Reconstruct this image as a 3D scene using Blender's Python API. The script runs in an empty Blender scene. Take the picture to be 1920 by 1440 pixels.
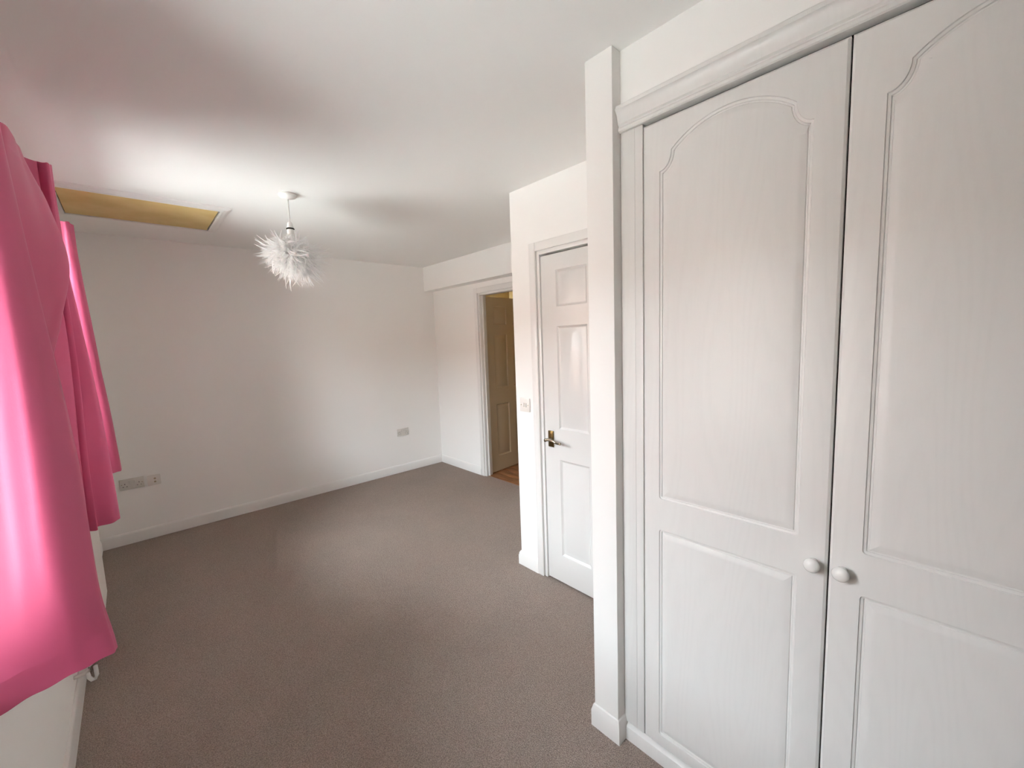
import bpy, bmesh, math, random
from mathutils import Vector, Matrix
from mathutils.geometry import tessellate_polygon

random.seed(7)
S = bpy.context.scene
COL = S.collection

# ------------------------------------------------------------------ camera
YAW, PITCH, ROLL, FPX = 0.74328, -0.10436, -0.03597, 776.335
CAM = Vector((0.0, 0.0, 1.4974))
F_ = Vector((math.sin(YAW)*math.cos(PITCH), math.cos(YAW)*math.cos(PITCH), math.sin(PITCH)))
R0 = Vector((math.cos(YAW), -math.sin(YAW), 0.0)); U0 = R0.cross(F_)
R_ = math.cos(ROLL)*R0 + math.sin(ROLL)*U0
U_ = -math.sin(ROLL)*R0 + math.cos(ROLL)*U0
cam = bpy.data.cameras.new('camera'); cam.sensor_width = 36.0
cam.lens = 36.0*FPX/1920.0; cam.clip_start = 0.02; cam.clip_end = 500
co = bpy.data.objects.new('camera', cam); COL.objects.link(co)
M3 = Matrix((R_, U_, -F_)).transposed()
co.matrix_world = Matrix.Translation(CAM) @ M3.to_4x4()
S.camera = co

# ------------------------------------------------------------------ world, daylight, exposure
W = bpy.data.worlds.new('overcast_sky'); S.world = W; W.use_nodes = True
bg = W.node_tree.nodes['Background']
bg.inputs['Color'].default_value = (0.86, 0.94, 1.0, 1)
bg.inputs['Strength'].default_value = 23.0
SUN = bpy.data.lights.new('sun', 'SUN'); SUN.energy = 40.0; SUN.angle = 0.02; SUN.color = (1.0, 0.98, 0.94)
so = bpy.data.objects.new('sun', SUN); COL.objects.link(so); so.location = (10, 25, 40)
so.rotation_euler = Vector((-0.16, -0.50, -0.85)).to_track_quat('-Z', 'Y').to_euler()
S.view_settings.view_transform = 'Standard'
S.view_settings.look = 'None'
S.view_settings.gamma = 1.0
S.view_settings.use_curve_mapping = False
S.view_settings.exposure = 0.86
S.cycles.use_denoising = True
S.cycles.max_bounces = 14
S.cycles.diffuse_bounces = 10
S.cycles.transparent_max_bounces = 12
S.cycles.sample_clamp_indirect = 6.0

# window openings in the left wall: (y0, y1, z0, z1)
WIN = [(0.66, 1.24, 0.82, 2.12), (2.28, 3.36, 0.92, 2.12)]
for (y0, y1, z0, z1) in WIN:            # sampling portals in the window openings (emit nothing themselves)
    L = bpy.data.lights.new('window_portal', 'AREA'); L.shape = 'RECTANGLE'
    L.size = z1 - z0; L.size_y = y1 - y0
    L.cycles.is_portal = True
    lo = bpy.data.objects.new('window_portal', L); COL.objects.link(lo)
    lo.location = (-0.525, (y0+y1)/2, (z0+z1)/2)
    lo.rotation_euler = (0, -math.pi/2, 0)

# ------------------------------------------------------------------ materials
def mat(name, color, rough=0.5, spec=0.5, metal=0.0):
    m = bpy.data.materials.new(name); m.use_nodes = True
    b = m.node_tree.nodes['Principled BSDF']
    b.inputs['Base Color'].default_value = (*color, 1)
    b.inputs['Roughness'].default_value = rough
    b.inputs['Specular IOR Level'].default_value = spec
    b.inputs['Metallic'].default_value = metal
    return m, m.node_tree, b

def tex_bump(nt, b, scale=(1, 1, 1), nscale=40, detail=4, strength=0.2, dist=0.001, c1=None, c2=None, ntype='noise'):
    N = nt.nodes; Lk = nt.links
    tc = N.new('ShaderNodeTexCoord'); mp = N.new('ShaderNodeMapping')
    mp.inputs['Scale'].default_value = scale
    Lk.new(tc.outputs['Object'], mp.inputs['Vector'])
    n = N.new('ShaderNodeTexNoise'); n.inputs['Scale'].default_value = nscale; n.inputs['Detail'].default_value = detail
    Lk.new(mp.outputs['Vector'], n.inputs['Vector'])
    bp = N.new('ShaderNodeBump'); bp.inputs['Strength'].default_value = strength; bp.inputs['Distance'].default_value = dist
    Lk.new(n.outputs['Fac'], bp.inputs['Height']); Lk.new(bp.outputs['Normal'], b.inputs['Normal'])
    if c1:
        r = N.new('ShaderNodeValToRGB'); r.color_ramp.elements[0].position = 0.35; r.color_ramp.elements[1].position = 0.65
        r.color_ramp.elements[0].color = (*c1, 1); r.color_ramp.elements[1].color = (*c2, 1)
        Lk.new(n.outputs['Fac'], r.inputs['Fac']); Lk.new(r.outputs['Color'], b.inputs['Base Color'])
    return n, mp

WALL, nt, b = mat('matt_white_wall_paint', (0.875, 0.865, 0.842), 0.9, 0.2)
tex_bump(nt, b, nscale=180, detail=3, strength=0.12, dist=0.0006)
CEIL, nt, b = mat('matt_white_ceiling_paint', (0.875, 0.868, 0.848), 0.95, 0.15)
tex_bump(nt, b, nscale=120, detail=3, strength=0.12, dist=0.0006)
GLOSS, nt, b = mat('white_gloss_paint', (0.78, 0.768, 0.745), 0.28, 0.5)
tex_bump(nt, b, scale=(1, 1, 0.15), nscale=60, strength=0.05, dist=0.0006)
DOORP, nt, b = mat('white_painted_grained_door', (0.70, 0.69, 0.67), 0.24, 0.5)
tex_bump(nt, b, scale=(1, 1, 0.06), nscale=130, detail=6, strength=0.10, dist=0.0008)

# wardrobe foil: white with a faint wood grain
WARD, nt, b = mat('white_wood_grain_foil', (0.8, 0.79, 0.77), 0.36, 0.45)
N = nt.nodes; Lk = nt.links
tc = N.new('ShaderNodeTexCoord'); mp = N.new('ShaderNodeMapping'); mp.inputs['Scale'].default_value = (1, 1, 0.11)
Lk.new(tc.outputs['Object'], mp.inputs['Vector'])
n1 = N.new('ShaderNodeTexNoise'); n1.inputs['Scale'].default_value = 5.0; n1.inputs['Detail'].default_value = 1.5
Lk.new(mp.outputs['Vector'], n1.inputs['Vector'])
ml = N.new('ShaderNodeMath'); ml.operation = 'MULTIPLY'; ml.inputs[1].default_value = 150
Lk.new(n1.outputs['Fac'], ml.inputs[0])
sn = N.new('ShaderNodeMath'); sn.operation = 'SINE'; Lk.new(ml.outputs[0], sn.inputs[0])
n2 = N.new('ShaderNodeTexNoise'); n2.inputs['Scale'].default_value = 170; n2.inputs['Detail'].default_value = 4
Lk.new(mp.outputs['Vector'], n2.inputs['Vector'])
ad = N.new('ShaderNodeMath'); ad.operation = 'MULTIPLY_ADD'; ad.inputs[1].default_value = 0.22
Lk.new(sn.outputs[0], ad.inputs[0]); Lk.new(n2.outputs['Fac'], ad.inputs[2])
rp = N.new('ShaderNodeValToRGB'); rp.color_ramp.elements[0].position = 0.1; rp.color_ramp.elements[1].position = 0.6
rp.color_ramp.elements[0].color = (0.708, 0.697, 0.677, 1); rp.color_ramp.elements[1].color = (0.725, 0.714, 0.694, 1)
Lk.new(ad.outputs[0], rp.inputs['Fac']); Lk.new(rp.outputs['Color'], b.inputs['Base Color'])
bp = N.new('ShaderNodeBump'); bp.inputs['Strength'].default_value = 0.05; bp.inputs['Distance'].default_value = 0.0008
Lk.new(ad.outputs[0], bp.inputs['Height']); Lk.new(bp.outputs['Normal'], b.inputs['Normal'])

# carpet
CARPET, nt, b = mat('brown_twist_pile_carpet', (0.15, 0.11, 0.09), 0.95, 0.1)
N = nt.nodes; Lk = nt.links
tc = N.new('ShaderNodeTexCoord')
v = N.new('ShaderNodeTexVoronoi'); v.inputs['Scale'].default_value = 230
Lk.new(tc.outputs['Object'], v.inputs['Vector'])
n1 = N.new('ShaderNodeTexNoise'); n1.inputs['Scale'].default_value = 260; n1.inputs['Detail'].default_value = 5
Lk.new(tc.outputs['Object'], n1.inputs['Vector'])
rp = N.new('ShaderNodeValToRGB')
rp.color_ramp.elements[0].position = 0.28; rp.color_ramp.elements[0].color = (0.165, 0.132, 0.115, 1)
rp.color_ramp.elements[1].position = 0.72; rp.color_ramp.elements[1].color = (0.45, 0.375, 0.33, 1)
Lk.new(n1.outputs['Fac'], rp.inputs['Fac'])
n3 = N.new('ShaderNodeTexNoise'); n3.inputs['Scale'].default_value = 3.5; n3.inputs['Detail'].default_value = 3
Lk.new(tc.outputs['Object'], n3.inputs['Vector'])
r3 = N.new('ShaderNodeValToRGB'); r3.color_ramp.elements[0].color = (0.88, 0.9, 0.9, 1); r3.color_ramp.elements[1].color = (1.08, 1.02, 1.0, 1)
Lk.new(n3.outputs['Fac'], r3.inputs['Fac'])
mx = N.new('ShaderNodeMix'); mx.data_type = 'RGBA'; mx.blend_type = 'MULTIPLY'; mx.inputs['Factor'].default_value = 1.0
Lk.new(rp.outputs['Color'], mx.inputs['A']); Lk.new(r3.outputs['Color'], mx.inputs['B'])
Lk.new(mx.outputs['Result'], b.inputs['Base Color'])
bp = N.new('ShaderNodeBump'); bp.inputs['Strength'].default_value = 0.8; bp.inputs['Distance'].default_value = 0.004
Lk.new(v.outputs['Distance'], bp.inputs['Height']); Lk.new(bp.outputs['Normal'], b.inputs['Normal'])

# laminate
WOOD, nt, b = mat('brown_laminate_board', (0.25, 0.11, 0.05), 0.35, 0.5)
tex_bump(nt, b, scale=(6, 0.5, 1), nscale=14, detail=6, strength=0.05, dist=0.0005, c1=(0.16, 0.062, 0.026), c2=(0.36, 0.17, 0.075))
PLY, nt, b = mat('yellowed_hatch_board', (0.60, 0.42, 0.17), 0.7, 0.2)
tex_bump(nt, b, nscale=5, detail=4, strength=0.05, dist=0.0005, c1=(0.66, 0.48, 0.20), c2=(0.74, 0.56, 0.26))
DARK, _, _ = mat('dark_gap', (0.02, 0.018, 0.015), 0.9, 0.1)
PLASTIC, _, _ = mat('white_plastic', (0.80, 0.79, 0.76), 0.35, 0.5)
SOCK, _, _ = mat('off_white_socket_plastic', (0.66, 0.635, 0.59), 0.4, 0.5)
SOCKL, _, _ = mat('pale_socket_plastic', (0.74, 0.71, 0.67), 0.4, 0.5)
HOLE, _, _ = mat('black_pin_hole', (0.012, 0.012, 0.012), 0.8, 0.1)
BRASS, nt, b = mat('antique_brass', (0.17, 0.115, 0.045), 0.32, 0.5, 1.0)
BRASSL, _, _ = mat('polished_brass_edge', (0.42, 0.36, 0.27), 0.2, 0.5, 1.0)
STEEL, _, _ = mat('worn_hinge_steel', (0.42, 0.36, 0.25), 0.4, 0.5, 1.0)
CERAMIC, _, b = mat('white_glazed_ceramic', (0.80, 0.79, 0.76), 0.14, 0.55)
RADP, _, _ = mat('white_radiator_enamel', (0.78, 0.75, 0.71), 0.35, 0.5)
UPVC, _, _ = mat('white_upvc', (0.85, 0.86, 0.86), 0.3, 0.5)
PAVE, nt, b = mat('pale_paving', (0.45, 0.42, 0.38), 0.9, 0.2)
tex_bump(nt, b, nscale=3, detail=6, strength=0.2, dist=0.01, c1=(0.50, 0.51, 0.49), c2=(0.58, 0.59, 0.57))
BRICK, nt, b = mat('red_brown_brick', (0.31, 0.20, 0.15), 0.9, 0.2)
CORD, _, _ = mat('white_flex', (0.62, 0.6, 0.57), 0.5, 0.4)

GLASS = bpy.data.materials.new('clear_window_glass'); GLASS.use_nodes = True
nt = GLASS.node_tree; nt.nodes.remove(nt.nodes['Principled BSDF'])
t = nt.nodes.new('ShaderNodeBsdfTransparent'); g = nt.nodes.new('ShaderNodeBsdfGlossy'); g.inputs['Roughness'].default_value = 0.02
ms = nt.nodes.new('ShaderNodeMixShader'); fr = nt.nodes.new('ShaderNodeFresnel'); fr.inputs['IOR'].default_value = 1.35
nt.links.new(fr.outputs[0], ms.inputs[0]); nt.links.new(t.outputs[0], ms.inputs[1]); nt.links.new(g.outputs[0], ms.inputs[2])
nt.links.new(ms.outputs[0], nt.nodes['Material Output'].inputs['Surface'])

def cloth_mat(name, col, trans, mixf, tint=(1.0, 0.80, 0.86), sheen=0.25, rough=0.55, spec=0.6):
    m = bpy.data.materials.new(name); m.use_nodes = True
    nt = m.node_tree; b = nt.nodes['Principled BSDF']
    b.inputs['Base Color'].default_value = (*col, 1); b.inputs['Roughness'].default_value = rough
    b.inputs['Specular IOR Level'].default_value = spec; b.inputs['IOR'].default_value = 1.6 if spec > 0.9 else 1.5
    b.inputs['Sheen Weight'].default_value = sheen; b.inputs['Sheen Roughness'].default_value = 0.6
    b.inputs['Sheen Tint'].default_value = (*tint, 1)
    tex_bump(nt, b, scale=(1, 1, 0.6), nscale=420, detail=2, strength=0.12, dist=0.0006)
    tr = nt.nodes.new('ShaderNodeBsdfTranslucent'); tr.inputs['Color'].default_value = (*trans, 1)
    ms = nt.nodes.new('ShaderNodeMixShader'); ms.inputs[0].default_value = mixf
    nt.links.new(b.outputs[0], ms.inputs[1]); nt.links.new(tr.outputs[0], ms.inputs[2])
    nt.links.new(ms.outputs[0], nt.nodes['Material Output'].inputs['Surface'])
    return m
CLOTH = cloth_mat('raspberry_pink_curtain_cloth', (0.50, 0.082, 0.17), (0.5, 0.09, 0.18), 0.05, (1.0, 0.80, 0.86), 0.0, 0.5, 0.4)
FEATHER = cloth_mat('white_feather', (0.92, 0.92, 0.91), (0.88, 0.88, 0.88), 0.35, (1, 1, 1), 0.3)

# ------------------------------------------------------------------ helpers
def mesh(name, vs, fs, m, parent=None, org=(0, 0, 0), smooth=False, angle=None):
    o_ = Vector(org)
    me = bpy.data.meshes.new(name)
    me.from_pydata([tuple(Vector(v)-o_) for v in vs], [], fs); me.update()
    bm = bmesh.new(); bm.from_mesh(me); bmesh.ops.recalc_face_normals(bm, faces=bm.faces); bm.to_mesh(me); bm.free()
    return finish(name, me, m, parent, org, smooth, angle)

def finish(name, me, m, parent, org, smooth=False, angle=None):
    me.materials.append(m)
    if smooth or angle:
        for p in me.polygons: p.use_smooth = True
        if angle: me.set_sharp_from_angle(angle=math.radians(angle))
    o = bpy.data.objects.new(name, me); COL.objects.link(o)
    if parent: o.parent = parent
    else: o.location = org
    return o

def bm_obj(name, bm, m, parent=None, org=(0, 0, 0), smooth=False, angle=None):
    bmesh.ops.translate(bm, verts=bm.verts, vec=-Vector(org))
    bmesh.ops.recalc_face_normals(bm, faces=bm.faces)
    me = bpy.data.meshes.new(name); bm.to_mesh(me); bm.free()
    return finish(name, me, m, parent, org, smooth, angle)

def add_box(bm, lo, hi, bev=0.0, seg=2):
    lo = Vector(lo); hi = Vector(hi)
    r = bmesh.ops.create_cube(bm, size=1.0)
    c = (lo+hi)/2; d = hi-lo
    for v in r['verts']: v.co = Vector((c.x+v.co.x*d.x, c.y+v.co.y*d.y, c.z+v.co.z*d.z))
    if bev:
        es = list({e for v in r['verts'] for e in v.link_edges})
        bmesh.ops.bevel(bm, geom=es, offset=bev, segments=seg, profile=0.5, affect='EDGES')

def box(name, lo, hi, m, parent=None, org=None, bev=0.0):
    bm = bmesh.new(); add_box(bm, lo, hi, bev)
    if org is None: org = ((lo[0]+hi[0])/2, (lo[1]+hi[1])/2, lo[2])
    return bm_obj(name, bm, m, parent, org, angle=35 if bev else None)

def boxes(name, lst, m, parent=None, org=(0, 0, 0), bev=0.0):
    bm = bmesh.new()
    for lo, hi in lst: add_box(bm, lo, hi, bev)
    return bm_obj(name, bm, m, parent, org, angle=35 if bev else None)

def add_lathe(bm, prof, origin, axis, n=28, squash=1.0, up=(0, 0, 1)):
    """prof: list (r, h) along axis"""
    a = Vector(axis).normalized(); u = Vector(up)
    if abs(a.dot(u)) > 0.9: u = Vector((1, 0, 0))
    e1 = a.cross(u).normalized(); e2 = a.cross(e1).normalized()
    rings = []
    for r, h in prof:
        ring = []
        for k in range(n):
            t = 2*math.pi*k/n
            ring.append(bm.verts.new(Vector(origin)+a*h+e1*(r*math.cos(t))+e2*(r*squash*math.sin(t))))
        rings.append(ring)
    for A, B in zip(rings[:-1], rings[1:]):
        for k in range(n): bm.faces.new((A[k], A[(k+1) % n], B[(k+1) % n], B[k]))
    bm.faces.new(rings[0]); bm.faces.new(list(reversed(rings[-1])))

def lathe(name, prof, origin, axis, m, parent=None, org=None, n=28, squash=1.0, angle=50):
    bm = bmesh.new(); add_lathe(bm, prof, origin, axis, n, squash)
    return bm_obj(name, bm, m, parent, origin if org is None else org, angle=angle)

def add_tube(bm, pts, rad, n=10):
    pts = [Vector(p) for p in pts]
    if not isinstance(rad, (list, tuple)): rad = [rad]*len(pts)
    rings = []; ref = Vector((0.13, 0.21, 0.97))
    for i, p in enumerate(pts):
        d = (pts[min(i+1, len(pts)-1)]-pts[max(i-1, 0)]).normalized()
        e1 = d.cross(ref)
        if e1.length < 1e-3: e1 = d.cross(Vector((1, 0, 0)))
        e1.normalize(); e2 = d.cross(e1).normalized()
        rings.append([bm.verts.new(p+e1*rad[i]*math.cos(2*math.pi*k/n)+e2*rad[i]*math.sin(2*math.pi*k/n)) for k in range(n)])
    for A, B in zip(rings[:-1], rings[1:]):
        for k in range(n): bm.faces.new((A[k], A[(k+1) % n], B[(k+1) % n], B[k]))
    bm.faces.new(rings[0]); bm.faces.new(list(reversed(rings[-1])))

def tube(name, pts, rad, m, parent=None, org=(0, 0, 0), n=10):
    bm = bmesh.new(); add_tube(bm, pts, rad, n)
    return bm_obj(name, bm, m, parent, org, smooth=True)

def sweep(name, path, prof, m, parent=None, org=(0, 0, 0), side=1):
    """path: XY points along the wall line; prof: closed (offset from wall, z); side=+1 offsets to the left of travel"""
    P = [Vector((p[0], p[1])) for p in path]
    nrm = []
    for i in range(len(P)-1):
        d = (P[i+1]-P[i]).normalized(); nrm.append(Vector((-d.y, d.x))*side)
    vs = []
    for i, p in enumerate(P):
        if i == 0: mi = nrm[0]
        elif i == len(P)-1: mi = nrm[-1]
        else:
            s = nrm[i-1]+nrm[i]; mi = s/(s.dot(nrm[i]))
        for (o, z) in prof: vs.append((p.x+mi.x*o, p.y+mi.y*o, z))
    k = len(prof); fs = []
    for i in range(len(P)-1):
        for j in range(k):
            a = i*k+j; b_ = i*k+(j+1) % k
            fs.append((a, b_, b_+k, a+k))
    fs.append(tuple(range(k))); fs.append(tuple(reversed(range((len(P)-1)*k, len(P)*k))))
    return mesh(name, vs, fs, m, parent, org, angle=25)

def empty(name, loc, rz=0.0):
    o = bpy.data.objects.new(name, None); COL.objects.link(o)
    o.location = loc; o.rotation_euler = (0, 0, rz); o.empty_display_size = 0.1
    return o

def tag(o, label, cat=None, group=None, kind=None):
    o['label'] = label
    if cat: o['category'] = cat
    if group: o['group'] = group
    if kind: o['kind'] = kind
    return o

def struct(o, label): return tag(o, label, kind='structure')

# panelled slab: local x along width, z up, front face at y=0 looking to -y
def offset_poly(P, d):
    n = len(P); out = []
    for i in range(n):
        a, p, c = Vector(P[i-1]), Vector(P[i]), Vector(P[(i+1) % n])
        d1 = (p-a).normalized(); d2 = (c-p).normalized()
        n1 = Vector((-d1.y, d1.x)); n2 = Vector((-d2.y, d2.x))
        s = n1+n2; q = max(s.dot(n1), 0.35)
        out.append(tuple(p+s/q*d))
    return out

def ease(P, corners, r, n=4):
    # replace right-angled corners (by index) with small arcs
    out = []; m = len(P)
    for i, p in enumerate(P):
        if i not in corners: out.append(p); continue
        p = Vector(p); a = (Vector(P[i-1])-p).normalized(); c = (Vector(P[(i+1) % m])-p).normalized()
        cc = p+(a+c)*r
        for k in range(n+1):
            t = k*0.5*math.pi/n
            out.append(tuple(cc-c*r*math.cos(t)-a*r*math.sin(t)))
    return out

def add_panel_face(vs, fs, rect, outlines, prof, edge, ysign=1.0, y0=0.0):
    """rect (x0,x1,z0,z1) outer; edge (inset, depth) rounds the rim; outlines CCW polygons; prof list (inset, depth)"""
    x0, x1, z0, z1 = rect; e, ed = edge
    base = len(vs)
    O = [(x0, z0), (x1, z0), (x1, z1), (x0, z1)]
    I1 = [(x0+e*.35, z0+e*.35), (x1-e*.35, z0+e*.35), (x1-e*.35, z1-e*.35), (x0+e*.35, z1-e*.35)]
    I2 = [(x0+e, z0+e), (x1-e, z0+e), (x1-e, z1-e), (x0+e, z1-e)]
    for pts, d in ((O, ed), (I1, ed*.35), (I2, 0)):
        for (x, z) in pts: vs.append((x, y0+ysign*d, z))
    for r in range(2):
        for k in range(4):
            a = base+4*r+k; b_ = base+4*r+(k+1) % 4
            fs.append((a, b_, b_+4, a+4))
    loops = [[(x, z, 0) for (x, z) in I2]]; idx = [base+8+k for k in range(4)]
    for P in outlines:
        P, rc = P if isinstance(P, tuple) else (P, [])
        st = len(vs); P0 = ease(P, rc, 0.010); n = len(P0)
        for li, (ins, d) in enumerate(prof):
            Q = ease(offset_poly(P, ins) if ins else P, rc, max(0.010-ins, 0.0004))
            for (x, z) in Q: vs.append((x, y0+ysign*d, z))
            if li:
                for k in range(n):
                    a = st+(li-1)*n+k; b_ = st+(li-1)*n+(k+1) % n
                    fs.append((a, b_, b_+n, a+n))
        fs.append(tuple(st+(len(prof)-1)*n+k for k in range(n)))
        loops.append([(x, z, 0) for (x, z) in P0]); idx += [st+k for k in range(n)]
    tb = bmesh.new(); es = []; k0 = 0
    for l in loops:
        bv = [tb.verts.new(p) for p in l]
        es += [tb.edges.new((bv[k], bv[(k+1) % len(bv)])) for k in range(len(bv))]
    tb.verts.index_update()
    bmesh.ops.triangle_fill(tb, use_beauty=True, use_dissolve=False, edges=es)
    for f in tb.faces: fs.append(tuple(idx[v_.index] for v_ in f.verts))
    tb.free()
    return base

def panel_slab(name, rect, thick, outlines, prof, edge, m, parent=None, both=False):
    vs, fs = [], []
    b1 = add_panel_face(vs, fs, rect, outlines, prof, edge, 1.0, 0.0)
    if both:
        b2 = add_panel_face(vs, fs, rect, outlines, prof, edge, -1.0, thick)
    else:
        b2 = len(vs); x0, x1, z0, z1 = rect
        for (x, z) in ((x0, z0), (x1, z0), (x1, z1), (x0, z1)): vs.append((x, thick, z))
        fs.append((b2, b2+1, b2+2, b2+3))
    for k in range(4):
        a = b1+k; c = b1+(k+1) % 4
        fs.append((a, c, b2+(k+1) % 4, b2+k))
    return mesh(name, vs, fs, m, parent, angle=22)

def rect_poly(x0, x1, z0, z1): return [(x0, z0), (x1, z0), (x1, z1), (x0, z1)]

# ------------------------------------------------------------------ key dimensions (metres)
H = 2.40
XL, YB, XA = -0.303, 4.417, 2.807     # left, back and right (hall) walls
XB, Y5 = 1.816, 1.939                 # cupboard wall face and its corner
XP, YP0, YP1 = 1.195, 0.787, 0.892    # partition end
XW = 1.237                            # wardrobe front
YR = -1.42                            # wall behind the camera
HX1 = 4.25                            # hall far side

# ------------------------------------------------------------------ structure
struct(box('floor', (XL-0.3, YR-0.1, -0.12), (XA+0.03, YB+0.1, 0.0), CARPET), 'brown speckled fitted carpet covering the bedroom floor')
struct(box('ceiling', (XL-0.32, YR-0.12, H), (HX1+0.1, YB+0.32, H+0.12), CEIL), 'plain matt white painted ceiling')
struct(box('wall_back', (XL-0.3, YB, 0), (XA+0.1, YB+0.1, H), WALL), 'off white far wall carrying two socket positions')
# left wall with two window openings
y0a, y1a, z0a, z1 = WIN[0]; y0b, y1b, z0, _ = WIN[1]
X0 = XL-0.21
struct(boxes('wall_left', [((X0, YR-0.1, 0), (XL, y1a, z0a)), ((X0, y1a, 0), (XL, YB, z0)), ((X0, YR-0.1, z1), (XL, YB, H)),
    ((X0, YR-0.1, z0a), (XL, y0a, z1)), ((X0, y1a, z0), (XL, y0b, z1)), ((X0, y1b, z0), (XL, YB, z1))], WALL),
    'white window wall behind the pink curtains')
OY0, OY1, OZ = 2.72, 3.545, 2.012      # hall doorway opening
struct(boxes('wall_right', [((XA, Y5-0.1, 0), (XA+0.1, OY0, H)), ((XA, OY1, 0), (XA+0.1, YB, H)), ((XA, OY0, OZ), (XA+0.1, OY1, H))], WALL),
    'white wall with the open hall doorway')
struct(box('wall_bulkhead', (2.683, Y5, 2.122), (XA, YB, H), WALL), 'white boxed bulkhead running along ceiling above hall doorway')
CY0, CY1, CZ = 0.915, 1.727, 2.012     # cupboard door opening
struct(boxes('wall_cupboard', [((XB, YP1, 0), (XB+0.1, CY0, H)), ((XB, CY1, 0), (XB+0.1, Y5, H)), ((XB, CY0, CZ), (XB+0.1, CY1, H)),
    ((XB+0.1, Y5-0.1, 0), (XA, Y5, H)), ((XA, YP0, 0), (XA+0.1, Y5-0.1, H))], WALL), 'white wall with the closed six panel cupboard door and light switch')
struct(box('wall_partition', (XP, YP0, 0), (XA, YP1, H), WALL, bev=0.003), 'narrow white partition end between wardrobe and cupboard door')
struct(box('wall_over_wardrobe', (XW+0.004, YR, 2.2325), (XW+0.08, YP0, H), WALL), 'white wall strip above the wardrobe cornice')
struct(box('wall_wardrobe_rear', (1.86, YR, 0), (1.94, YP0, H), WALL), 'white wall behind the fitted wardrobe')
struct(box('wall_rear', (XL, YR-0.1, 0), (1.94, YR, H), WALL), 'plain white wall opposite the far wall')
# hall beyond the doorway
DOORT, nt, b = mat('dim_warm_tinted_grained_door', (0.50, 0.405, 0.275), 0.28, 0.5)  # tan base colour imitates dim warm hall light on the door leaf
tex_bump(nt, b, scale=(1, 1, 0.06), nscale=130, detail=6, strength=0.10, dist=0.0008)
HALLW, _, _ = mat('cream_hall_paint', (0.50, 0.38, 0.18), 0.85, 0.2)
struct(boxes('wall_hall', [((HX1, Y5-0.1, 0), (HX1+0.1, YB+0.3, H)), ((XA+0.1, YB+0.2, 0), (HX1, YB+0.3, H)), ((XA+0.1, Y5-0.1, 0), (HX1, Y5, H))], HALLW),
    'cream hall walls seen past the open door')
hf = struct(box('floor_hall', (XA+0.03, Y5, -0.12), (HX1, YB+0.2, -0.008), DARK), 'brown laminate plank floor of the hall')
hfo = hf.location
px = XA+0.032; i = 0
while px < HX1-0.01:
    x1 = min(px+0.125, HX1)
    ys = [Y5, Y5+0.45+0.31*((i*37) % 5)/2.0, Y5+1.6+0.2*((i*23) % 4), YB+0.2]
    for a, c in zip(ys[:-1], ys[1:]):
        box('plank', (px+0.001, a+0.001, -0.0075), (x1-0.001, c-0.001, 0.001+0.0004*((i+int(a*10)) % 3)), WOOD, hf, hfo, bev=0.0008)
    px = x1; i += 1

# outside, seen only from the windows: paving and the house across
struct(box('ground', (-60, -40, -0.5), (XL-0.22, 40, -0.18), PAVE), 'pale paving outside the windows')

struct(box('ceiling_added_eaves', (-1.12, YR-0.12, H-0.02), (XL-0.33, YB+0.32, H+0.10), UPVC), 'white eaves added unseen over the windows to shade the floor')  # unseen overhang, added to keep high sky light off the floor
nh = empty('backdrop_house', (-9.2, 2.0, -0.18)); no = nh.location
struct(nh, 'red brick house across the paving outside the windows')
box('house_wall', (-14.0, -9.0, -0.18), (-9.2, 13.0, 2.7), BRICK, nh, no)
ROOF, _, _ = mat('grey_brown_roof_tiles', (0.17, 0.13, 0.11), 0.9, 0.2)
mesh('house_roof', [(-8.9, -9.3, 2.65), (-8.9, 13.3, 2.65), (-11.6, 13.3, 4.1), (-11.6, -9.3, 4.1), (-14.3, -9.3, 2.65), (-14.3, 13.3, 2.65),
     (-8.9, -9.3, 2.8), (-8.9, 13.3, 2.8), (-11.6, 13.3, 4.25), (-11.6, -9.3, 4.25), (-14.3, -9.3, 2.8), (-14.3, 13.3, 2.8)],
     [(6, 7, 8, 9), (9, 8, 11, 10), (0, 3, 2, 1), (3, 4, 5, 2), (0, 1, 7, 6), (4, 10, 11, 5), (0, 6, 9, 3), (3, 9, 10, 4), (1, 2, 8, 7), (2, 5, 11, 8)], ROOF, nh, no)
for yk in (-5.5, -1.5, 3.0, 7.0, 10.5):
    for zk in (0.9,):
        f = box('window', (-9.2, yk-0.6, zk), (-9.16, yk+0.6, zk+1.0), UPVC, nh, no)
        box('pane', (-9.17, yk-0.54, zk+0.06), (-9.155, yk+0.54, zk+0.94), DARK, f, no)

# ------------------------------------------------------------------ skirting boards
SK = [(0, 0), (0.015, 0), (0.015, 0.062), (0.012, 0.070), (0.012, 0.076), (0.008, 0.086), (0.004, 0.092), (0, 0.092)]
struct(sweep('baseboard_back', [(XL, YB), (XA, YB)], SK, GLOSS, side=-1), 'white skirting board along the far wall')
struct(sweep('baseboard_left', [(XL, YR), (XL, YB-0.016)], SK, GLOSS, side=-1), 'white skirting board under the windows')
struct(sweep('baseboard_right', [(XA, YB-0.016), (XA, OY1+0.058)], SK, GLOSS, side=-1), 'short white skirting board beside the hall doorway')
struct(sweep('baseboard_cupboard', [(XA, Y5), (XB, Y5), (XB, CY1+0.047)], SK, GLOSS, side=-1), 'white skirting board turning the corner beside cupboard door')
SKP = [(0, 0), (0.010, 0), (0.010, 0.066), (0.007, 0.076), (0.004, 0.088), (0, 0.092)]
struct(sweep('baseboard_partition', [(XB, YP1), (XP, YP1), (XP, YP0), (XW+0.004, YP0)], SKP, GLOSS, side=-1), 'white skirting board wrapped round the partition end')
struct(sweep('baseboard_rear', [(XW, YR), (XL+0.016, YR)], SK, GLOSS, side=-1), 'white skirting board along the wall opposite')

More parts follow.
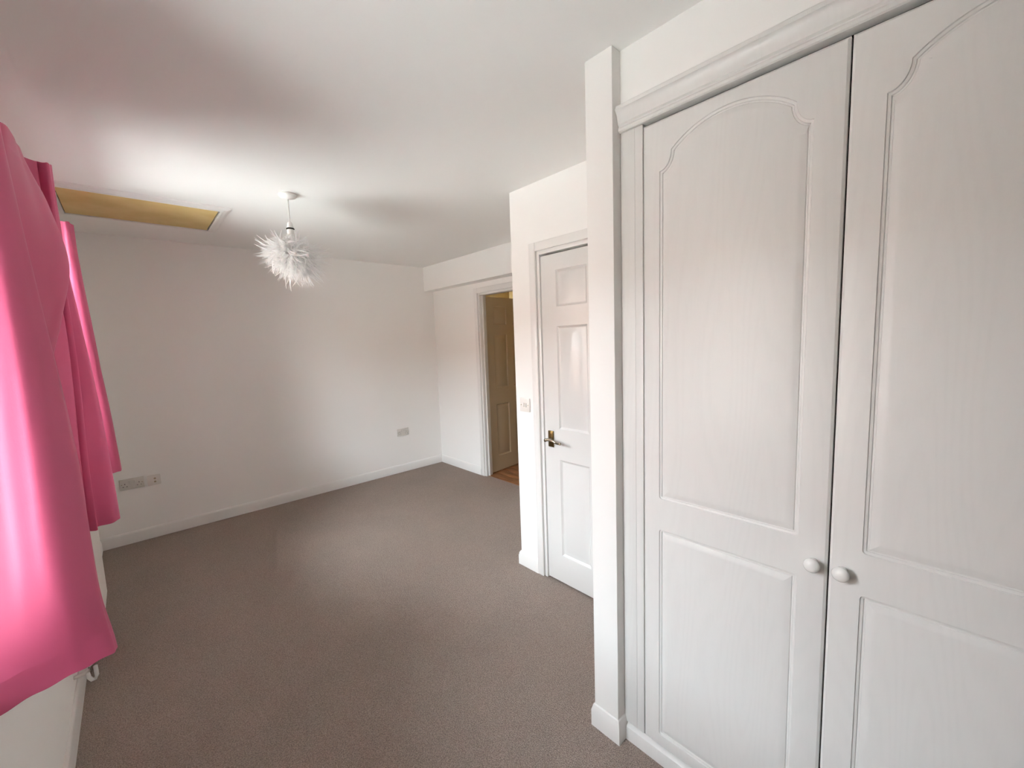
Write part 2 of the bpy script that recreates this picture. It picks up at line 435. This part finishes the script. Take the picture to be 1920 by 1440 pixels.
# ------------------------------------------------------------------ windows
for wi, (y0, y1, z0, z1) in enumerate(WIN):
    w = empty('window_%d' % (wi+1), (XL-0.14, (y0+y1)/2, z0))
    org = w.location
    struct(w, 'white framed window on rear wall side of the nearest curtain' if wi == 0 else 'white framed window between the pink curtains above radiator')
    xa, xb = XL-0.17, XL-0.11
    fw = 0.055
    box('window_frame', (xa, y0, z0), (xb, y0+fw, z1), UPVC, w, org, bev=0.006)
    box('window_frame', (xa, y1-fw, z0), (xb, y1, z1), UPVC, w, org, bev=0.006)
    box('window_frame', (xa, y0+fw, z0), (xb, y1-fw, z0+fw), UPVC, w, org, bev=0.006)
    box('window_frame', (xa, y0+fw, z1-fw), (xb, y1-fw, z1), UPVC, w, org, bev=0.006)
    ny = 2
    for k in range(1, ny):
        yc = y0+(y1-y0)*k/ny
        box('mullion', (xa, yc-0.03, z0+fw), (xb, yc+0.03, z1-fw), UPVC, w, org, bev=0.006)
    for k in range(ny):
        a = y0+(y1-y0)*k/ny+0.03; c = y0+(y1-y0)*(k+1)/ny-0.03
        box('window_pane', (XL-0.142, a, z0+fw-0.005), (XL-0.138, c, z1-fw+0.005), GLASS, w, org)
    box('window_sill', (xb, y0+0.001, z0+0.0005), (XL+0.028, y1-0.001, z0+0.022), UPVC, w, org, bev=0.004)

# ------------------------------------------------------------------ architraves and door linings
def architrave(name, label, face, y0, y1, zt, wd, dx, depth):
    """door surround on a wall facing -X at x=face; opening y0..y1, top zt"""
    t = empty(name, (face, (y0+y1)/2, 0)); org = t.location
    struct(t, label)
    for (a, c) in ((y0-wd, y0), (y1, y1+wd)):
        box('architrave', (face-dx, a, 0), (face, c, zt+wd), GLOSS, t, org, bev=0.004)
    box('architrave', (face-dx, y0, zt), (face, y1, zt+wd), GLOSS, t, org, bev=0.004)
    ln = 0.022
    box('door_lining', (face, y0, 0), (face+depth, y0+ln, zt), GLOSS, t, org, bev=0.001)
    box('door_lining', (face, y1-ln, 0), (face+depth, y1, zt), GLOSS, t, org, bev=0.001)
    box('door_lining', (face, y0+ln, zt-ln), (face+depth, y1-ln, zt), GLOSS, t, org, bev=0.001)
    return t, org
tr2, og2 = architrave('trim_2', 'white architrave round the closed cupboard door', XB, CY0, CY1, CZ, 0.05, 0.014, 0.10)
box('door_stop', (XB+0.045, CY1-0.034, 0), (XB+0.06, CY1-0.022, CZ-0.022), GLOSS, tr2, og2)
tr1, og1 = architrave('trim_1', 'white architrave round the open hall doorway', XA, OY0, OY1, OZ, 0.055, 0.015, 0.088)
box('door_stop', (XA+0.035, OY1-0.034, 0), (XA+0.05, OY1-0.022, OZ-0.022), GLOSS, tr1, og1)

# ------------------------------------------------------------------ six panel doors
DPROF = [(0, 0), (0.006, 0.0055), (0.013, 0.0085), (0.017, 0.0085), (0.045, 0.0015), (0.049, 0.0)]
def six_panels(wd):
    s, mu = 0.115, 0.10
    pw = (wd-2*s-mu)/2
    out = []
    for (a, c) in ((0.182, 0.782), (0.968, 1.572), (1.682, 1.888)):
        for x in (s, s+pw+mu): out.append(rect_poly(x, x+pw, a, c))
    return out

def lever_handle(door, x, z, face=0.0, direction=1.0):
    """face: y of the door face, handle stands towards -y"""
    h = bm = None
    bm = bmesh.new(); add_box(bm, (x-0.021, face-0.009, z-0.05), (x+0.021, face, z+0.05), 0.004)
    h = bm_obj('handle_plate', bm, BRASS, door, angle=35)
    bm = bmesh.new()
    add_lathe(bm, [(0.012, 0), (0.012, 0.004), (0.0085, 0.010), (0.008, 0.04), (0.010, 0.05)], (x, face-0.009, z), (0, -1, 0), 16)
    pts, rd = [], []
    for k in range(15):
        t = k/14.0
        pts.append((x+direction*(-0.004+0.118*t), face-0.055+0.012*math.sin(t*math.pi), z+0.006*math.sin(t*2*math.pi)-0.004*t))
        rd.append(0.0095-0.0035*t if t < 0.93 else 0.0075)
    add_tube(bm, pts, rd, 12)
    lv = bm_obj('lever', bm, BRASSL, h, smooth=True)
    lv['label'] = 'polished scroll lever'
    return h

# closed cupboard door: local x runs towards -Y
DW = 0.762
d2 = empty('door_2', (XB+0.006, 1.700, 0), -math.pi/2)
struct(d2, 'closed white six panel cupboard door with brass lever handle')
leaf = panel_slab('door_leaf', (0, DW-0.002, 0.010, 1.979), 0.036, six_panels(DW), DPROF, (0.003, 0.002), DOORP, d2)
lever_handle(d2, 0.053, 0.902, 0.0, 1.0)

# open hall door: hinged on the far jamb, swung into the hall
d1 = empty('door_1', (2.900, 3.540, 0), math.radians(5.6))
struct(d1, 'six panel hall door standing open, tan tint imitating dim warm hall light')
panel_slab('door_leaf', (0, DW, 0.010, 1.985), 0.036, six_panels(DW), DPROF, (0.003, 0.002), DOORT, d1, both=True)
for z in (0.22, 1.0, 1.76):
    hg = box('hinge', (-0.006, 0.004, z-0.05), (0.0, 0.030, z+0.05), STEEL, d1, (0, 0, 0), bev=0.001)
    lathe('hinge_knuckle', [(0.006, 0), (0.006, 0.1)], (-0.008, 0.002, z-0.05), (0, 0, 1), STEEL, hg, (0, 0, 0), n=12)
    bm = bmesh.new()
    for dz in (-0.034, 0, 0.034): add_lathe(bm, [(0.0035, 0), (0.003, 0.0016)], (-0.006, 0.019, z+dz), (-1, 0, 0), 10)
    bm_obj('hinge_screw', bm, DARK, hg)
lever_handle(d1, DW-0.055, 0.98, 0.0, -1.0)

# ------------------------------------------------------------------ fitted wardrobe
wr = empty('fitted_wardrobe', (XW+0.3, (YP0+YR)/2, 0)); wo = wr.location
tag(wr, 'white fitted wardrobe with arched panel doors and moulded cornice', 'wardrobe')
GAP = 0.004; WD = 0.505; YD0 = 0.706; ZD0, ZD1 = 0.062, 2.141
XF = XW
boxes('carcass', [((XF+0.022, YR, 0.0), (XF+0.04, YP0-0.003, 2.15))], DARK, wr, wo)
boxes('carcass', [((XF+0.04, YP0-0.02, 0.0), (1.855, YP0-0.003, 2.15)), ((XF+0.04, YR+0.002, 0.0), (1.855, YR+0.02, 2.15)), ((XF+0.04, YR+0.02, 2.13), (1.855, YP0-0.02, 2.15)), ((XF+0.004, YR+0.002, 2.1502), (XF+0.03, YP0-0.002, 2.2315))], WARD, wr, wo)
# filler strip beside the partition: scribed strip with a softly rounded step
sweep('filler_strip', [(XF+0.022, YP0-0.001), (XF+0.022, YD0+0.001)],
      [(0, 0.062), (0.016, 0.062), (0.0165, 0.066), (0.0165, 2.150), (0, 2.150)], WARD, wr, wo, side=-1)
box('filler_strip', (XF+0.0005, YD0+0.0285, 0.066), (XF+0.0055, YP0-0.002, 2.149), WARD, wr, wo, bev=0.0008)
box('filler_strip', (XF+0.0008, YD0+0.0010, 0.066), (XF+0.0055, YD0+0.0283, 2.149), WARD, wr, wo, bev=0.0006)
ndoor = 4
yend = YD0-ndoor*(WD+GAP)
box('filler_strip', (XF+0.002, YR+0.001, 0.062), (XF+0.022, yend, 2.15), WARD, wr, wo, bev=0.002)
sweep('plinth', [(XF+0.022, YP0-0.001), (XF+0.022, YR+0.001)],
      [(0, 0), (0.030, 0), (0.030, 0.042), (0.028, 0.050), (0.022, 0.056), (0.014, 0.059), (0, 0.059)], WARD, wr, wo, side=-1)
# cornice: bead, cove and top fillet
CP = [(0.0, 2.150), (0.012, 2.150), (0.0155, 2.153), (0.016, 2.160), (0.013, 2.165), (0.013, 2.168), (0.018, 2.172), (0.0205, 2.184),
      (0.024, 2.198), (0.030, 2.207), (0.034, 2.210), (0.034, 2.216), (0.029, 2.218), (0.029, 2.224), (0.020, 2.230), (0.0, 2.232)]
sweep('cornice', [(XF+0.004, YP0-0.001), (XF+0.004, YR+0.001)], CP, WARD, wr, wo, side=-1)

def arched(x0, x1, z0, zs, za):
    """panel outline: straight bottom with slightly eased corners, scooped shoulders and an arched head (CCW)"""
    P = [(x0, z0), (x1, z0)]
    sw, sh = 0.036, 0.052
    # right shoulder: concave scoop centred outside the panel corner
    def scoop(sx, rev):
        q = []
        for k in range(9):
            t = k/8.0*math.pi/2
            q.append(((x1 if sx > 0 else x0)-sx*sw*math.sin(t), zs+sh*(1-math.cos(t))))
        return list(reversed(q)) if rev else q
    P += scoop(1, False)
    xr, xl_ = x1-sw, x0+sw
    hw = (xr-xl_)/2; rise = za-(zs+sh); R = (hw*hw+rise*rise)/(2*rise)
    cx, cz = (xr+xl_)/2, za-R; th = math.asin(hw/R)
    for k in range(1, 24):
        t = th-2*th*k/24; P.append((cx+R*math.sin(t), cz+R*math.cos(t)))
    P += scoop(-1, True)
    return P, (0, 1)
def eased(x0, x1, z0, z1): return rect_poly(x0, x1, z0, z1), (0, 1, 2, 3)
WPROF = [(0, 0), (0.0012, 0.0034), (0.0065, 0.0046), (0.0080, 0.0076), (0.0115, 0.0076), (0.0130, 0.0050), (0.024, 0.0016), (0.031, 0.0008)]
dm = panel_slab('door', (0, WD, ZD0, ZD1), 0.020,
    [eased(0.056, WD-0.062, 0.108, 0.858), arched(0.056, WD-0.062, 0.962, 1.992, 2.104)], WPROF, (0.015, 0.0065), WARD, None)
def oval_knob(parent, x, z):
    bm = bmesh.new()
    add_lathe(bm, [(0.0105, 0), (0.0105, 0.004), (0.0075, 0.008), (0.0078, 0.011), (0.0125, 0.0145), (0.0165, 0.019), (0.0180, 0.0235), (0.0172, 0.028),
                   (0.0140, 0.0325), (0.009, 0.0353), (0.004, 0.0365)], (x, 0, z), (0, -1, 0), 36)
    return bm_obj('knob', bm, CERAMIC, parent, smooth=True)
for k in range(ndoor):
    d = dm if k == 0 else dm.copy()
    if k: COL.objects.link(d)
    d.parent = wr
    ytop = YD0-k*(WD+GAP)
    d.rotation_euler = (0, 0, -math.pi/2)
    if k % 2: # mirror-hung door: panel margins swap
        d.scale = (-1, 1, 1)
        d.location = Vector((XF, ytop-WD, 0))-wo
    else:
        d.location = Vector((XF, ytop, 0))-wo
    kn = oval_knob(d, WD-0.027, 0.906)
    kn['label'] = 'white ceramic knob'

# ------------------------------------------------------------------ loft hatch
hh = empty('loft_hatch', (0.16, 3.53, H)); ho = hh.location
tag(hh, 'loft hatch in the ceiling, yellowed board panel in a white moulded frame', 'hatch')
hx0, hx1, hy0, hy1 = -0.205, 0.520, 3.262, 3.826
box('hatch_panel', (hx0+0.004, hy0+0.002, H-0.013), (hx1-0.006, hy1-0.002, H-0.004), PLY, hh, ho, bev=0.001)
box('shadow_gap', (hx0-0.002, hy0-0.002, H-0.004), (hx1+0.002, hy1+0.002, H-0.0005), DARK, hh, ho)
def mould(p0, p1, m0, m1):
    # mitred frame length; inner edge p0-p1, outer edge by mitre vectors
    prof = [(0.0, 0.0), (0.0, 0.018), (0.012, 0.020), (0.018, 0.015), (0.034, 0.015), (0.042, 0.011), (0.054, 0.007), (0.058, 0.0)]
    vs = []
    for (p, mi) in ((p0, m0), (p1, m1)):
        for (o, dz) in prof: vs.append((p[0]+mi[0]*o, p[1]+mi[1]*o, H-0.0003-dz))
    k = len(prof)
    fs = [(j, (j+1) % k, k+(j+1) % k, k+j) for j in range(k)]+[tuple(range(k)), tuple(range(k, 2*k))]
    mesh('frame_moulding', vs, fs, GLOSS, hh, ho, angle=25)
C4 = [((hx0, hy0), (-1, -1)), ((hx1, hy0), (1, -1)), ((hx1, hy1), (1, 1)), ((hx0, hy1), (-1, 1))]
for k in range(4):
    (p, mp_), (q, mq_) = C4[k], C4[(k+1) % 4]
    mould(p, q, mp_, mq_)

# ------------------------------------------------------------------ sockets and switch
def pins(parent, o, c, sc=1.0):
    # UK outlet: earth slot above, two slots below; faces -Y
    for (dx, dz, w, h) in ((0, 0.011, 0.0042, 0.0085), (-0.011, -0.010, 0.0075, 0.0042), (0.011, -0.010, 0.0075, 0.0042)):
        box('pin_hole', (c[0]+dx-w/2, c[1]-0.0004, c[2]+dz-h/2), (c[0]+dx+w/2, c[1]+0.0010, c[2]+dz+h/2), HOLE, parent, o)
def double_socket(x, z, m, label):
    y = YB
    t = empty('double_socket', (x, y, z-0.043)); o = t.location
    tag(t, label, 'socket')
    box('faceplate', (x-0.073, y-0.009, z-0.043), (x+0.073, y, z+0.043), m, t, o, bev=0.003)
    for s in (-1, 1):
        pins(t, o, (x+s*0.042, y-0.0092, z-0.008))
        box('rocker', (x+s*0.018-0.0055, y-0.0125, z+0.005), (x+s*0.018+0.0055, y-0.008, z+0.025), m, t, o, bev=0.001)
    for s in (-1, 1):
        lathe('screw', [(0.0035, 0), (0.003, 0.001)], (x+s*0.0605, y-0.009, z), (0, -1, 0), STEEL, t, o, n=12)
double_socket(-0.076, 0.479, SOCK, 'white double socket beside the small outlet plate near curtain')
double_socket(2.284, 0.475, SOCK, 'white double socket alone on the far wall near right corner')
t = empty('aerial_outlet', (0.057, YB, 0.432)); o = t.location
tag(t, 'small pale outlet plate beside the double socket near curtain', 'outlet')
box('faceplate', (0.057-0.041, YB-0.009, 0.474-0.042), (0.057+0.041, YB, 0.474+0.042), SOCKL, t, o, bev=0.003)
for dz in (0.012, -0.014):
    lathe('aerial_port', [(0.0075, 0), (0.0075, 0.003), (0.005, 0.003), (0.005, 0.0005)], (0.062, YB-0.009, 0.474+dz), (0, -1, 0), STEEL, t, o, n=16)
# light switch on the cupboard wall (faces -X)
t = empty('light_switch', (XB, 1.856, 1.047)); o = t.location
tag(t, 'white light switch plate between wall corner and cupboard door', 'switch')
box('faceplate', (XB-0.009, 1.856-0.043, 1.090-0.043), (XB, 1.856+0.043, 1.090+0.043), SOCKL, t, o, bev=0.003)
for s in (-1, 1):
    box('rocker', (XB-0.0135, 1.856+s*0.009-0.0065, 1.090-0.013), (XB-0.007, 1.856+s*0.009+0.0065, 1.090+0.013), SOCKL, t, o, bev=0.0015)
    lathe('screw', [(0.0035, 0), (0.003, 0.001)], (XB-0.009, 1.856+s*0.0302, 1.090), (-1, 0, 0), STEEL, t, o, n=12)

# ------------------------------------------------------------------ radiator
XR0, XR1 = XL+0.032, -0.215
ry0, ry1, rz0, rz1 = 2.545, 3.200, 0.158, 0.745
t = empty('radiator', (XL+0.05, (ry0+ry1)/2, rz0)); o = t.location
tag(t, 'white panel radiator behind the curtain hems under window', 'radiator')
vs = []; fs = []; nst = 60
def flute(y):
    u = (y-ry0)/0.0333; s = abs((u % 1.0)-0.5)*2
    return 0.006*min(1, max(0, (s-0.25)*2.2))
ysamp = [ry0+(ry1-ry0)*k/200.0 for k in range(201)]
zs = [rz0, rz0+0.02, rz0+0.035, rz1-0.035, rz1-0.02, rz1]
for y in ysamp:
    for j, z in enumerate(zs):
        e = 0.0 if j in (2, 3) else 1.0
        edge = min(1, min(y-ry0, ry1-y)/0.03)
        x = XR1-(flute(y) if j in (2, 3) and edge >= 1 else 0.0)
        if y-ry0 < 0.004 or ry1-y < 0.004: x -= 0.004
        if j in (0, 5): x -= 0.004
        vs.append((x, y, z))
n6 = len(zs)
for k in range(200):
    for j in range(n6-1): fs.append((k*n6+j, (k+1)*n6+j, (k+1)*n6+j+1, k*n6+j+1))
mesh('front_panel', vs, fs, RADP, t, o, angle=40)
box('rear_panel', (XR0, ry0+0.004, rz0), (XR0+0.012, ry1-0.004, rz1), RADP, t, o, bev=0.003)
for (a, c) in ((ry0, ry0+0.004), (ry1-0.004, ry1)):
    box('side_cover', (XR0, a, rz0+0.012), (XR1-0.003, c, rz1+0.006), RADP, t, o, bev=0.001)
boxes('top_grille', [((XR0, ry0+0.006, rz1+0.001), (XR1-0.004, ry1-0.006, rz1+0.005))]+[((XR0+0.006, ry0+0.03+k*0.0205, rz1+0.005), (XR1-0.01, ry0+0.042+k*0.0205, rz1+0.008)) for k in range(29)], RADP, t, o)
# lockshield valve and pipe at the near end
bm = bmesh.new()
add_tube(bm, [(-0.250, 2.545, 0.190), (-0.250, 2.515, 0.190), (-0.250, 2.492, 0.186), (-0.250, 2.484, 0.17), (-0.252, 2.484, 0.150), (-0.270, 2.484, 0.140), (-0.302, 2.484, 0.140)], [0.008, 0.009, 0.011, 0.010, 0.0075, 0.0075, 0.0075], 14)
vp = bm_obj('valve', bm, RADP, t, o, smooth=True)
lathe('valve_cap', [(0.013, 0), (0.0145, 0.006), (0.014, 0.032), (0.011, 0.038)], (-0.250, 2.484, 0.185), (0, 0, 1), PLASTIC, vp, o, n=18)
tube('lower_loop', [(-0.262, 2.484, 0.145), (-0.258, 2.480, 0.118), (-0.250, 2.478, 0.104), (-0.240, 2.478, 0.104), (-0.234, 2.479, 0.118), (-0.235, 2.480, 0.16)], 0.0075, PLASTIC, vp, o)
bm = bmesh.new(); add_tube(bm, [(-0.250, 3.20, 0.190), (-0.250, 3.235, 0.188), (-0.250, 3.245, 0.17), (-0.250, 3.245, 0.0)], [0.009, 0.010, 0.010, 0.0075], 14)
bm_obj('valve', bm, RADP, t, o, smooth=True)

# ------------------------------------------------------------------ curtains
def catmull(P, n):
    out = []
    for i in range(len(P)-1):
        p0 = P[max(i-1, 0)]; p1 = P[i]; p2 = P[i+1]; p3 = P[min(i+2, len(P)-1)]
        for k in range(n):
            t = k/n
            out.append(tuple(0.5*((2*b_)+(-a+c)*t+(2*a-5*b_+4*c-d)*t*t+(-a+3*b_-3*c+d)*t**3) for a, b_, c, d in zip(p0, p1, p2, p3)))
    out.append(tuple(P[-1])); return out
def interp_levels(levels, z):
    # levels: sorted top to bottom [(z, pts)]
    zs_ = [l[0] for l in levels]
    if z >= zs_[0]: return levels[0][1]
    for i in range(len(zs_)-1):
        if zs_[i] >= z >= zs_[i+1]:
            t = (zs_[i]-z)/(zs_[i]-zs_[i+1])
            # smooth through neighbours (catmull in z)
            A = levels[max(i-1, 0)][1]; B = levels[i][1]; Cc = levels[i+1][1]; D = levels[min(i+2, len(zs_)-1)][1]
            res = []
            for a, b_, c, d in zip(A, B, Cc, D):
                res.append(tuple(0.5*((2*q)+(-p+r)*t+(2*p-5*q+4*r-s)*t*t+(-p+3*q-3*r+s)*t**3) for p, q, r, s in zip(a, b_, c, d)))
            return res
    return levels[-1][1]
def curtain(label, levels, ztop, zhem, ncol=10, nrow=46, wob=0.0015):
    vs = []; fs = []
    for r in range(nrow+1):
        z = ztop+(zhem-ztop)*r/nrow
        P = catmull(interp_levels(levels, z), ncol); nc = len(P)
        for j, (x, y) in enumerate(P):
            w = wob*math.sin(j*0.9+r*0.21)*math.sin(r*0.13+j*0.05)
            vs.append((max(x+w, XL+0.006), y+w*0.6, z+0.0015*math.sin(j*0.7)))
    cy = sum(v[1] for v in vs)/len(vs)
    org = (-0.2, cy, zhem)
    def band(name, r0, r1, parent):
        bv = vs[r0*nc:(r1+1)*nc]; bf = []
        for r in range(r1-r0):
            for j in range(nc-1):
                a = r*nc+j; bf.append((a, a+1, a+nc+1, a+nc))
        return mesh(name, bv, bf, CLOTH, parent, org, smooth=True)
    c = band('curtain', 2, nrow-2, None)
    tag(c, label, 'curtain', 'pink window curtains')
    band('heading', 0, 2, c)
    band('hem', nrow-2, nrow, c)
    return c

ZT, ZH = 2.190, 0.810
# near curtain: broad flat face turned to the first window, then folds back to the wall
A = [
 (2.19, [(-0.275,1.292),(-0.220,1.276),(-0.176,1.266),(-0.146,1.295),(-0.165,1.335),(-0.235,1.365),(-0.190,1.42),(-0.235,1.46),(-0.20,1.50),(-0.262,1.53)]),
 (1.80, [(-0.275,1.292),(-0.220,1.272),(-0.166,1.260),(-0.1345,1.300),(-0.155,1.340),(-0.230,1.370),(-0.185,1.42),(-0.232,1.46),(-0.20,1.51),(-0.262,1.54)]),
 (1.33, [(-0.275,1.288),(-0.212,1.264),(-0.153,1.254),(-0.107,1.300),(-0.130,1.345),(-0.220,1.375),(-0.175,1.43),(-0.225,1.47),(-0.19,1.52),(-0.262,1.55)]),
 (1.10, [(-0.275,1.278),(-0.208,1.258),(-0.150,1.254),(-0.102,1.300),(-0.125,1.345),(-0.220,1.375),(-0.170,1.43),(-0.225,1.47),(-0.19,1.52),(-0.262,1.55)]),
 (0.95, [(-0.275,1.252),(-0.206,1.252),(-0.144,1.264),(-0.100,1.302),(-0.122,1.348),(-0.215,1.378),(-0.165,1.43),(-0.22,1.47),(-0.185,1.52),(-0.262,1.56)]),
 (0.81, [(-0.275,1.212),(-0.212,1.252),(-0.137,1.282),(-0.087,1.306),(-0.110,1.350),(-0.210,1.380),(-0.165,1.43),(-0.22,1.47),(-0.185,1.52),(-0.262,1.56)]),
]
curtain('large pink curtain with a broad pale lit face, opposite the wardrobe', A, ZT, ZH, ncol=12)
# middle curtain: bunched by the pier, a loose swag over narrow vertical folds
B = [
 (2.19, [(-0.270,1.90),(-0.205,1.96),(-0.198,2.10),(-0.200,2.185),(-0.222,2.215),(-0.172,2.262),(-0.182,2.268),(-0.150,2.258),(-0.140,2.272),(-0.139,2.296),(-0.165,2.32),(-0.225,2.34),(-0.266,2.36)]),
 (2.05, [(-0.270,1.90),(-0.215,1.97),(-0.176,2.11),(-0.158,2.200),(-0.205,2.230),(-0.172,2.270),(-0.186,2.280),(-0.150,2.272),(-0.142,2.285),(-0.140,2.305),(-0.165,2.33),(-0.225,2.35),(-0.266,2.37)]),
 (1.83, [(-0.270,1.91),(-0.225,1.98),(-0.150,2.13),(-0.126,2.215),(-0.185,2.245),(-0.172,2.275),(-0.186,2.290),(-0.150,2.285),(-0.150,2.300),(-0.137,2.318),(-0.150,2.34),(-0.225,2.37),(-0.266,2.39)]),
 (1.62, [(-0.270,1.92),(-0.235,2.00),(-0.190,2.13),(-0.165,2.205),(-0.195,2.245),(-0.160,2.278),(-0.176,2.292),(-0.146,2.292),(-0.152,2.305),(-0.124,2.320),(-0.135,2.35),(-0.220,2.39),(-0.266,2.40)]),
 (1.43, [(-0.270,1.94),(-0.248,2.02),(-0.228,2.12),(-0.213,2.195),(-0.215,2.240),(-0.164,2.280),(-0.180,2.294),(-0.146,2.295),(-0.155,2.310),(-0.114,2.325),(-0.124,2.36),(-0.215,2.40),(-0.266,2.42)]),
 (1.10, [(-0.270,1.95),(-0.250,2.04),(-0.235,2.13),(-0.222,2.200),(-0.225,2.245),(-0.174,2.282),(-0.186,2.294),(-0.155,2.293),(-0.165,2.312),(-0.104,2.335),(-0.110,2.38),(-0.205,2.42),(-0.266,2.44)]),
 (0.81, [(-0.270,1.96),(-0.250,2.05),(-0.238,2.14),(-0.225,2.210),(-0.228,2.255),(-0.182,2.285),(-0.188,2.296),(-0.155,2.288),(-0.162,2.325),(-0.105,2.345),(-0.099,2.412),(-0.195,2.45),(-0.266,2.46)]),
]
curtain('pink curtain bunched at pier side of the far window, dark narrow folds', B, ZT, ZH, ncol=9)
# far curtain: slim drawn-back drape next to the far wall
Cc = [
 (2.19, [(-0.270,3.20),(-0.225,3.185),(-0.190,3.175),(-0.160,3.172),(-0.147,3.270),(-0.180,3.31),(-0.235,3.33),(-0.200,3.36),(-0.262,3.40)]),
 (1.98, [(-0.270,3.24),(-0.225,3.220),(-0.190,3.207),(-0.153,3.212),(-0.145,3.285),(-0.180,3.32),(-0.235,3.34),(-0.200,3.37),(-0.262,3.41)]),
 (1.40, [(-0.270,3.30),(-0.225,3.275),(-0.180,3.258),(-0.131,3.272),(-0.1215,3.330),(-0.160,3.37),(-0.230,3.38),(-0.200,3.41),(-0.262,3.44)]),
 (1.09, [(-0.270,3.33),(-0.220,3.310),(-0.170,3.294),(-0.116,3.308),(-0.1055,3.360),(-0.150,3.39),(-0.225,3.40),(-0.195,3.42),(-0.262,3.45)]),
 (0.81, [(-0.270,3.36),(-0.215,3.345),(-0.165,3.330),(-0.108,3.345),(-0.097,3.395),(-0.140,3.42),(-0.220,3.42),(-0.190,3.44),(-0.262,3.47)]),
]
curtain('slim pink curtain drawn back beside the far wall', Cc, ZT, ZH, ncol=10)
for (a, c, lab) in ((-0.05, 1.60, 'white curtain rail over the window facing the wardrobe'), (1.86, 3.50, 'white curtain rail over the far window')):
    t = empty('curtain_rail', (XL+0.02, (a+c)/2, 2.165)); o = t.location
    tag(t, lab, 'curtain rail', 'curtain rails')
    box('track', (XL+0.010, a, 2.150), (XL+0.024, c, 2.180), PLASTIC, t, o, bev=0.003)
    nb = 4
    for k in range(nb):
        yk = a+0.08+(c-a-0.16)*k/(nb-1)
        box('bracket', (XL, yk-0.012, 2.152), (XL+0.010, yk+0.012, 2.200), PLASTIC, t, o)

# ------------------------------------------------------------------ feather pendant lamp
LX, LY = 0.778, 2.735
lp = empty('pendant_lamp', (LX, LY, H)); o = lp.location
tag(lp, 'pendant lamp with a fluffy white feather shade', 'lamp')
lathe('ceiling_rose', [(0.046, 0), (0.049, 0.004), (0.047, 0.013), (0.040, 0.020), (0.022, 0.024), (0.010, 0.030)], (LX, LY, H-0.0005), (0, 0, -1), PLASTIC, lp, o, n=32)
tube('cord', [(LX, LY, H-0.028), (LX-0.001, LY, 2.31), (LX-0.0015, LY, 2.235)], 0.0032, CORD, lp, o)
hold = lathe('lampholder', [(0.009, 0), (0.013, 0.004), (0.0165, 0.020), (0.0185, 0.032), (0.0185, 0.070), (0.014, 0.075)], (LX-0.0015, LY, 2.240), (0, 0, -1), PLASTIC, lp, o, n=20)
lathe('lampholder_ring', [(0.0195, 0), (0.0225, 0.003), (0.0225, 0.006), (0.0195, 0.009)], (LX-0.0015, LY, 2.206), (0, 0, -1), DARK, hold, o, n=20)
SC = Vector((LX-0.004, LY, 2.050))
bm = bmesh.new()
bmesh.ops.create_uvsphere(bm, u_segments=24, v_segments=14, radius=1.0)
for v_ in bm.verts: v_.co = SC+Vector((v_.co.x*0.062, v_.co.y*0.062, v_.co.z*0.055))
sh = bm_obj('lamp_shade', bm, FEATHER, lp, o, smooth=True)
rnd = random.Random(3)
vs = []; fs = []
# view-independent comb: barbs droop and sweep towards +X, -Z
for k in range(2300):
    z = rnd.uniform(-1, 1); a = rnd.uniform(0, 2*math.pi); r = math.sqrt(1-z*z)
    n_ = Vector((r*math.cos(a), r*math.sin(a), z))
    f_ = rnd.uniform(0.55, 1.12)
    p = SC+Vector((n_.x*0.098, n_.y*0.098, n_.z*0.086))*f_
    ln = rnd.choice((0.045, 0.06, 0.075, 0.09, 0.115))*rnd.uniform(0.85, 1.1)*(1.0 if z < 0.55 else 0.62)
    if n_.x < -0.4 and z < -0.3: ln *= 0.62
    if n_.x > 0.1 and z < 0.2: ln *= 1.3
    d = (n_*0.62+Vector((0.34, -0.10, -0.42))+Vector((rnd.uniform(-.8, .8), rnd.uniform(-.8, .8), rnd.uniform(-.7, .7)))).normalized()
    if n_.x < -0.5 and z > -0.1: d = (n_*0.6+Vector((-0.1, 0, -0.1))+Vector((rnd.uniform(-.4, .4), rnd.uniform(-.4, .4), rnd.uniform(-.4, .3)))).normalized()
    sd = d.cross(Vector((rnd.uniform(-1, 1), rnd.uniform(-1, 1), rnd.uniform(-1, 1)))).normalized()
    w0 = rnd.uniform(0.0022, 0.0062); nseg = 4; st = len(vs); q = p.copy(); dd = d.copy()
    curl = Vector((rnd.uniform(-.9, .9), rnd.uniform(-.9, .9), rnd.uniform(-1.0, .5)))
    for s in range(nseg+1):
        w = w0*(1.0-0.85*(s/nseg)**1.5)*(0.5 if s == 0 else 1)
        vs.append(q+sd*w); vs.append(q-sd*w)
        dd = (dd+curl*0.25).normalized(); q = q+dd*(ln/nseg)
    for s in range(nseg):
        b0 = st+2*s; fs.append((b0, b0+1, b0+3, b0+2))
me = bpy.data.meshes.new('feathers'); me.from_pydata([tuple(v_-Vector(o)) for v_ in vs], [], fs); me.update()
fe = finish('feathers', me, FEATHER, sh, o, smooth=True)
fe['kind'] = 'stuff'

# ------------------------------------------------------------------ hall ceiling light (warm)
t = empty('hall_ceiling_light', (3.55, 2.55, H)); o = t.location
tag(t, 'warm glowing ceiling light in the hall', 'ceiling light')
lathe('base', [(0.07, 0), (0.07, 0.02), (0.05, 0.028)], (3.55, 2.55, H-0.0005), (0, 0, -1), PLASTIC, t, o)
GLOBE, nt, b = mat('warm_lit_globe', (0.9, 0.8, 0.6), 0.4, 0.5)
b.inputs['Emission Color'].default_value = (1.0, 0.62, 0.22, 1); b.inputs['Emission Strength'].default_value = 2.0
lathe('globe', [(0.04, 0), (0.07, 0.02), (0.085, 0.055), (0.075, 0.09), (0.045, 0.115), (0.012, 0.123)], (3.55, 2.55, H-0.027), (0, 0, -1), GLOBE, t, o)
